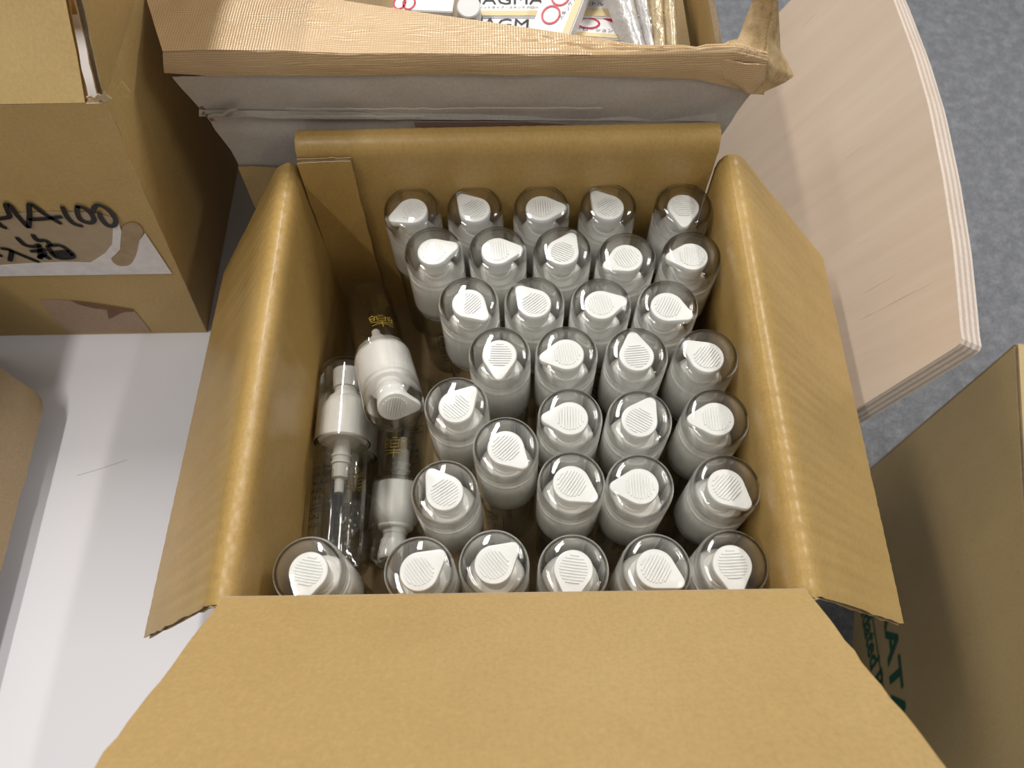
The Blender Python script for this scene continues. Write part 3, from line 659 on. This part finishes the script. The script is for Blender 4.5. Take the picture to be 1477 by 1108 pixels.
# ---- contents of the grey box
CZ = .030
def carton_box(px_l, px_r, depth, thick, label, txt=None, tsize=.012, tmat=None, tpos=(.1, .35), z=CZ, cream=.18, tcreamside=False, red=False, name='small_carton', slope=0., ovals=None):
    """small printed carton; its near top edge runs between two spots at height z"""
    a, b = on(px_l, 2, z), on(px_r, 2, z); ex = b-a; L = np.linalg.norm(ex); ex /= L; ey = np.array([-ex[1], ex[0], 0]); ey = ey*math.cos(slope)+np.array([0, 0, math.sin(slope)]); en = np.cross(ex, ey)
    P = [a, b, b+ey*depth, a+ey*depth]; V = P+[p-en*thick for p in P]
    root = empty(name, tuple((P[0]+P[1]+P[2]+P[3])/4-en*thick), label, 'carton', 'printed cartons in the grey box')
    bx = at_parent(mesh('carton_body', V, [(0,1,2,3),(7,6,5,4),(0,4,5,1),(1,5,6,2),(2,6,7,3),(3,7,4,0)], [M_CARD]), root)
    bm = bmesh.new(); bm.from_mesh(bx.data); bmesh.ops.bevel(bm, geom=bm.edges[:], offset=.0006, segments=2, affect='EDGES'); bm.to_mesh(bx.data); bm.free()
    def rect(x0, y0, x1, y1, nm, mat, h=.0003): at_parent(poly_slab([a+ex*x+ey*y+en*h for x, y in ((x0, y0), (x1, y0), (x1, y1), (x0, y1))], en, .0002, [mat], nm), root)
    if cream:
        if tcreamside: rect(L*(1-cream), .001, L-.0008, depth-.001, 'cream_band', M_CREAM)
        else: rect(.0008, .0008, L-.0008, depth*cream, 'cream_band', M_CREAM)
    if red: at_parent(poly_slab([a+ex*x+ey*y+en*.0004 for x, y in ((L*.35, depth*.95), (L*.98, depth*.5), (L*.98, depth*.78), (L*.6, depth*.97))], en, .0002, [M_RED], 'red_swoosh'), root)
    mb = MB(); mm = tmat or M_BLACKP
    if txt:
        for s, size, (u, v), rot in txt:
            V2, F2 = text_geo(s, size); c, si = math.cos(rot), math.sin(rot)
            V2, F2 = plate(V2, F2, a+ex*u*L+ey*v*depth, ex*c+ey*si, -ex*si+ey*c, en, .0005); mb.add(V2, F2)
        at_parent(mb.build('printed_text', mm), root)
    if ovals:
        mo = MB()
        for (u, v, rx, ry) in ovals:
            V2, F2 = ribbon(arcpts(0, 0, rx, ry, 0, 360, 26), .0013); V2, F2 = plate(V2, F2, a+ex*u*L+ey*v*depth, ex, ey, en, .0006); mo.add(V2, F2)
        at_parent(mo.build('red_digits', M_RED), root)
    return root
carton_box((566, 14), (652, 17), .045, .020, 'white carton with red digits at the left end of the grey box', None, ovals=[(.10, .16, .0042, .0065), (.26, .16, .0042, .0065)], cream=0, z=.030)
carton_box((670, 24), (792, 24), .034, .018, 'white carton lettered MAGMA in black above a cream stripe, upper of two', [('MAGMA', .0150, (.0, .36), 0), ('ペットタイプ・スキンケアローション・化粧品', .0030, (.16, .23), 0)], cream=.17, z=.040)
carton_box((670, 46.5), (792, 50), .0178, .018, 'white carton lettered MAGMA, lower of two, cut off by the taped flap', [('MAGMA', .0150, (.0, .22), 0)], cream=0, z=.0385)
carton_box((764, 44), (819, 58), .058, .016, 'white carton standing askew with two large red zeros and cream side', [('スキンケア用品・日本製', .0040, (.66, .22), 1.35)], cream=.2, tcreamside=True, z=.047, ovals=[(.36, .26, .0058, .0068), (.42, .52, .0058, .0068)], slope=.25)
carton_box((828, 24), (885, 25), .03, .018, 'white carton with one red zero and cream stripe behind the askew carton', [('・ボトル', .0048, (.05, .38), 0)], cream=.28, z=.040, ovals=[(.22, .88, .0095, .006)])
carton_box((826, 52), (908, 58), .0225, .018, 'white carton with red zero and dark red swoosh against the silver pouches', [('・ローション', .0042, (.05, .26), 0)], cream=.20, z=.0385, red=True, ovals=[(.24, .60, .0078, .0050)])
# white-capped small bottle lying between cartons
p_ = on((675, 9), 2, .056)
sb = empty('capped_bottle', tuple(p_ - .034*np.array([0, -.375, .927])), 'small bottle with round white cap lying beside the MAGMA cartons', 'bottle'); sb.rotation_euler = (math.radians(22), 0, math.radians(2))
V, Fc = lathe([(.0001, .0), (.0072, .0), (.0080, .0008), (.0082, .012), (.0001, .012)], 28); o = MB().add([(v[0], v[1], .034-v[2]) for v in V], Fc).build('cap', M_WHITE, sb, False, 40)
V, Fc = lathe([(.0001, .0), (.0080, .0), (.0088, .002), (.0088, .020), (.0080, .0215), (.0001, .0215)], 28); MB().add(V, Fc).build('body', plain('dark_bottle', (.05, .045, .05), .3), sb, False, 40)
# foil pouches standing at the right
def pouch(pxs, y0, label, mat, bulge, seed, group='foil pouches in the grey box'):
    (tl, tr), (bl, br) = pxs; za, zb = .070, .010
    G = np.zeros((22, 12, 3))
    T0, T1 = on(tl, 2, .060), on(tr, 2, .060); B0, B1 = on(bl, 2, .034), on(br, 2, .034)
    for i in range(22):
        s = i/21
        for j in range(12):
            f = j/11; top = T0*(1-f)+T1*f; bot = B0*(1-f)+B1*f; q = top*(1-s)+bot*s
            G[i, j] = q + np.array([0, 0, bulge*math.sin(f*math.pi)**.6*.9 + .002*smooth_noise(s*1.5, f*.5, seed)])
    o = MB().slab(G, .0, -.006-bulge*.2, 0).build('foil_pouch', mat, None, False, 60)
    tag(o, label, 'pouch', group); return o
pouch((((848, -60), (898, -60)), ((908, 92), (937, 92))), .2, 'broad pearl silver foil pouch beside the red-striped carton', M_SILVER, .011, 1)
pouch((((903, -60), (925, -60)), ((936, 92), (947, 92))), .2, 'narrow silver foil pouch between broad silver and gold pouches', M_SILVER, .006, 2)
pouch((((930, -60), (951, -60)), ((945, 92), (962, 92))), .2, 'pale gold foil pouch, left one of the two', M_GFOIL, .006, 3)
pouch((((952, -60), (972, -60)), ((963, 92), (979, 92))), .2, 'pale gold foil pouch, right one against the brown box wall', M_GFOIL, .006, 4)

# ================================================================== BOX AT THE LEFT EDGE (only a flap in view)
eb = empty('brown_box', (-.60, -.02, TABLE), 'brown cardboard box at the left edge, its side flap drooping to the table', 'box')
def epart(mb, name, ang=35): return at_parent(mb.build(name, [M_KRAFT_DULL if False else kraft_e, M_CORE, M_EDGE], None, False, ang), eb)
kraft_e = kraft('kraft_edge_box', (.255, .18, .10), (.30, .215, .12), .6)  # base colour darkened to carry the shade lying over the flap
EZ = -.055; ex0, ex1 = -.76, -.470; ey0, ey1 = -.20, .100
epart(MB().board(quadgrid((ex1, ey0, TABLE), (ex1, ey1, TABLE), (ex1, ey1, EZ), (ex1, ey0, EZ), 10, 10)), 'side_wall')
epart(MB().board(quadgrid((ex0, ey1, TABLE), (ex0, ey0, TABLE), (ex0, ey0, EZ), (ex0, ey1, EZ), 10, 10)), 'side_wall')
epart(MB().board(quadgrid((ex0, ey0, TABLE), (ex1, ey0, TABLE), (ex1, ey0, EZ), (ex0, ey0, EZ), 10, 10)), 'front_wall')
epart(MB().board(quadgrid((ex1, ey1, TABLE), (ex0, ey1, TABLE), (ex0, ey1, EZ), (ex1, ey1, EZ), 10, 10)), 'back_wall')
epart(MB().box((ex0, ey0, TABLE), (ex1, ey1, TABLE+.004)), 'bottom_panel')
pA = on((62, 578), 2, -.164); pB = on((-2, 835), 2, -.164)
g = []
for k in range(26):
    f = k/25; y = pA[1]+(ey0-pA[1])*f; yb = (ey1-.002)+(ey0-ey1)*f; xo = pA[0]+(pB[0]-pA[0])*f
    row = []
    for j in range(14):
        s = j/13; xx = ex1+.0005+(xo-ex1)*s; zz = EZ+(-.164-EZ)*s
        if k == 0 and j == 13: xx -= .006
        row.append((xx, yb*(1-s)+y*s, zz))
    g.append(row)
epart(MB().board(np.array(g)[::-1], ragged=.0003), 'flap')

ub = empty('shade_carton', (-.60, -.02, EZ), 'unseen brown carton added on the left edge box to cast shade', 'box')  # out of view, added to block the left lamp and shade table and old box
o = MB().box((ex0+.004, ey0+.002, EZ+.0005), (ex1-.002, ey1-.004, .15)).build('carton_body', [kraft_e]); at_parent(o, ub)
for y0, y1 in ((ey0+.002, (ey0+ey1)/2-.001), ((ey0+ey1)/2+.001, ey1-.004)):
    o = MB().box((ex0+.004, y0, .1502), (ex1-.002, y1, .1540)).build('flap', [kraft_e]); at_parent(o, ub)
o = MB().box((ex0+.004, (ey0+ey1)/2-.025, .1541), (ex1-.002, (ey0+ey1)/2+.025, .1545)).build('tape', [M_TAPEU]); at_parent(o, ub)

# ================================================================== PLYWOOD CHAIR (right)
n_p = np.array([-.873, .069, .455]); n_p /= np.linalg.norm(n_p); p0 = np.array([.3225, .0395, -.081])
Uc = np.cross([0, 0, 1], n_p); Uc /= np.linalg.norm(Uc); Wc = np.cross(n_p, Uc)
R_ch = Matrix((Uc, Wc, n_p)).transposed()
chair = empty('plywood_chair', (.22, .24, FLOOR), 'pale birch plywood chair, backrest arching up beside the open carton', 'chair')
outl = [(.0004, -.005), (-.0010, -.0012), (-.004, .0010)] + [(-u, np.interp(u, [0, .0396, .0833, .1477, .2203, .2838, .358, .4258, .452], [0, .0048, .0098, .0139, .0157, .0131, .0066, -.0008, -.006])) for u in np.linspace(.012, .452, 34)]
outl += [(-.458, -.011), (-.4868, -.10), (-.487, -.30), (-.478, -.33), (.026, -.33), (.036, -.30), (.0165, -.10)]
TH = .0215; NPLY = 7
V, Fc, I = [], [], []; n = len(outl)
mbp = MB()
for k in range(NPLY):
    a, b = -TH*k/NPLY, -TH*(k+1)/NPLY; ins = .0008 if k in (0, NPLY-1) else (.00025 if k % 2 else 0.)
    cx_, cy_ = -.225, -.14
    def sh(p): d = np.array([p[0]-cx_, p[1]-cy_]); return np.array(p) - d/np.linalg.norm(d)*ins
    O = [sh(p) for p in outl]; m = len(mbp.V)
    Vv = [(o_[0], o_[1], a) for o_ in O]+[(o_[0], o_[1], b) for o_ in O]
    mbp.add(Vv, [tuple(range(n))], 0); mbp.F[-1] = tuple(range(m, m+n))
    mbp.F.append(tuple(range(m+2*n-1, m+n-1, -1))); mbp.I.append(0)
    for j in range(n): mbp.F.append((m+j, m+n+j, m+n+(j+1) % n, m+(j+1) % n)); mbp.I.append(1 if k % 2 == 0 else 2)
back = mbp.build('backrest', [M_PLY, M_PLYA, M_PLYB])
Mw = Matrix.Translation(p0) @ R_ch.to_4x4(); back.parent = chair; back.matrix_world = Mw; back.matrix_parent_inverse = Matrix.Translation(-Vector(chair.location))
def tow(u, w_, d=0.): return tuple(p0+Uc*u+Wc*w_+n_p*d)
seat = MB().box((-.06, .05, -.455), (.150, .50, -.437)).build('seat', [M_PLY]); at_parent(seat, chair)
for (u, fy) in ((-.03, .06), (-.43, .50)):
    o = MB().tube([tow(u, -.20, -TH-.0085), tow(u, -.325, -TH-.0085), (.165, tow(u, -.4)[1], -.47), (.27, fy, FLOOR)], .009, 10).build('leg', [M_CHROME], None, False, 60); at_parent(o, chair)
    o = MB().tube([(-.03, fy+.02, -.462), (-.07, fy+.02, FLOOR)], .009, 10).build('leg', [M_CHROME], None, False, 60); at_parent(o, chair)
    o = MB().tube([(-.03, fy+.02, -.463), (.165, tow(u, -.4)[1], -.463)], .008, 10).build('seat_rail', [M_CHROME], None, False, 60); at_parent(o, chair)

# ================================================================== BIG BOX ON THE FLOOR (lower right)
c0 = on((1240, 690), 2, FLOOR); c1 = on((1232, 880), 2, FLOOR); dd = c1-c0; dd[2] = 0; dd /= np.linalg.norm(dd)      # toward the front along the face
nn_ = np.array([dd[1], -dd[0], 0]); nn_ = nn_ if nn_[0] < 0 else -nn_                                                  # face looks left
r_ = ray((1462, 497)); kk = (c0[0]-CT[0])/r_[0]; HT = (CT+r_*kk)[2]
fb = empty('big_brown_box', tuple(c0+dd*.25-nn_*.2+np.array([0, 0, 0])), 'big brown cardboard box with green lettering standing on the carpet', 'box')
LW, DW = .56, .42
fm = [kraft('kraft_floor_box', (.47, .335, .15), (.53, .385, .18), .6), M_CORE, M_EDGE]
P = lambda s, d, z: c0+dd*s-nn_*d+np.array([0, 0, z-FLOOR])
def fpart(G, name): return at_parent(MB().board(G).build(name, fm, None, False, 35), fb)
fpart(quadgrid(P(0, 0, FLOOR), P(LW, 0, FLOOR), P(LW, 0, HT), P(0, 0, HT), 14, 14), 'side_wall')
fpart(quadgrid(P(0, DW, FLOOR), P(0, DW, HT), P(0, .001, HT), P(0, .001, FLOOR), 8, 8), 'back_wall')
fpart(quadgrid(P(LW, 0, FLOOR), P(LW, 0, HT), P(LW, DW, HT), P(LW, DW, FLOOR), 8, 8), 'front_wall')
fpart(quadgrid(P(LW, DW, FLOOR), P(LW, DW, HT), P(0, DW, HT), P(0, DW, FLOOR), 8, 8), 'side_wall')
fpart(quadgrid(P(0, .0, HT+.004), P(0, DW, HT+.004), P(LW, DW, HT+.004), P(LW, .0, HT+.004), 10, 10), 'top_panel')
pp = [P(0.002, .008, HT+.0046), P(.05, .008, HT+.0046), P(.05, DW, HT+.0046), P(0.002, DW, HT+.0046)]
at_parent(poly_slab(pp, (0, 0, 1), .0004, [plain('pale_tape', (.62, .50, .36), .3)], 'tape'), fb)
ff = lambda px: onp(px, c0, nn_)
gt = MB()
def ftext(s, px0, px1, size_scale, adv=1.0):
    """letters running from spot 0 to spot 1 along the face, tops turned up"""
    a, b = ff(px0), ff(px1); e = (b-a); L = np.linalg.norm(e); e /= L; up = np.array([0, 0, 1.]); up = up-e*np.dot(up, e); up /= np.linalg.norm(up)
    V, Fc = text_geo(s, 1.0, None, 2, .03); wmax = max(v[0] for v in V); sc = L/wmax
    return plate([(v[0]*sc, v[1]*sc*size_scale, 0) for v in V], Fc, a, e, up, nn_, .0006)
gt.add(*ftext('KATA', (1273, 868), (1292, 1062), .72)); gt.add(*ftext('Consolidated P', (1228, 800), (1262, 1000), 1.15))
a, b = ff((1255, 870)), ff((1276, 1010)); e = (b-a)/np.linalg.norm(b-a); up = np.array([0, 0, 1.])
gt.add([a-e*.1+nn_*.0006, b+e*.1+nn_*.0006, b+e*.1+up*.004+nn_*.0006, a-e*.1+up*.004+nn_*.0006], [(0, 1, 2, 3)])
at_parent(gt.build('green_lettering', [M_GREEN]), fb)
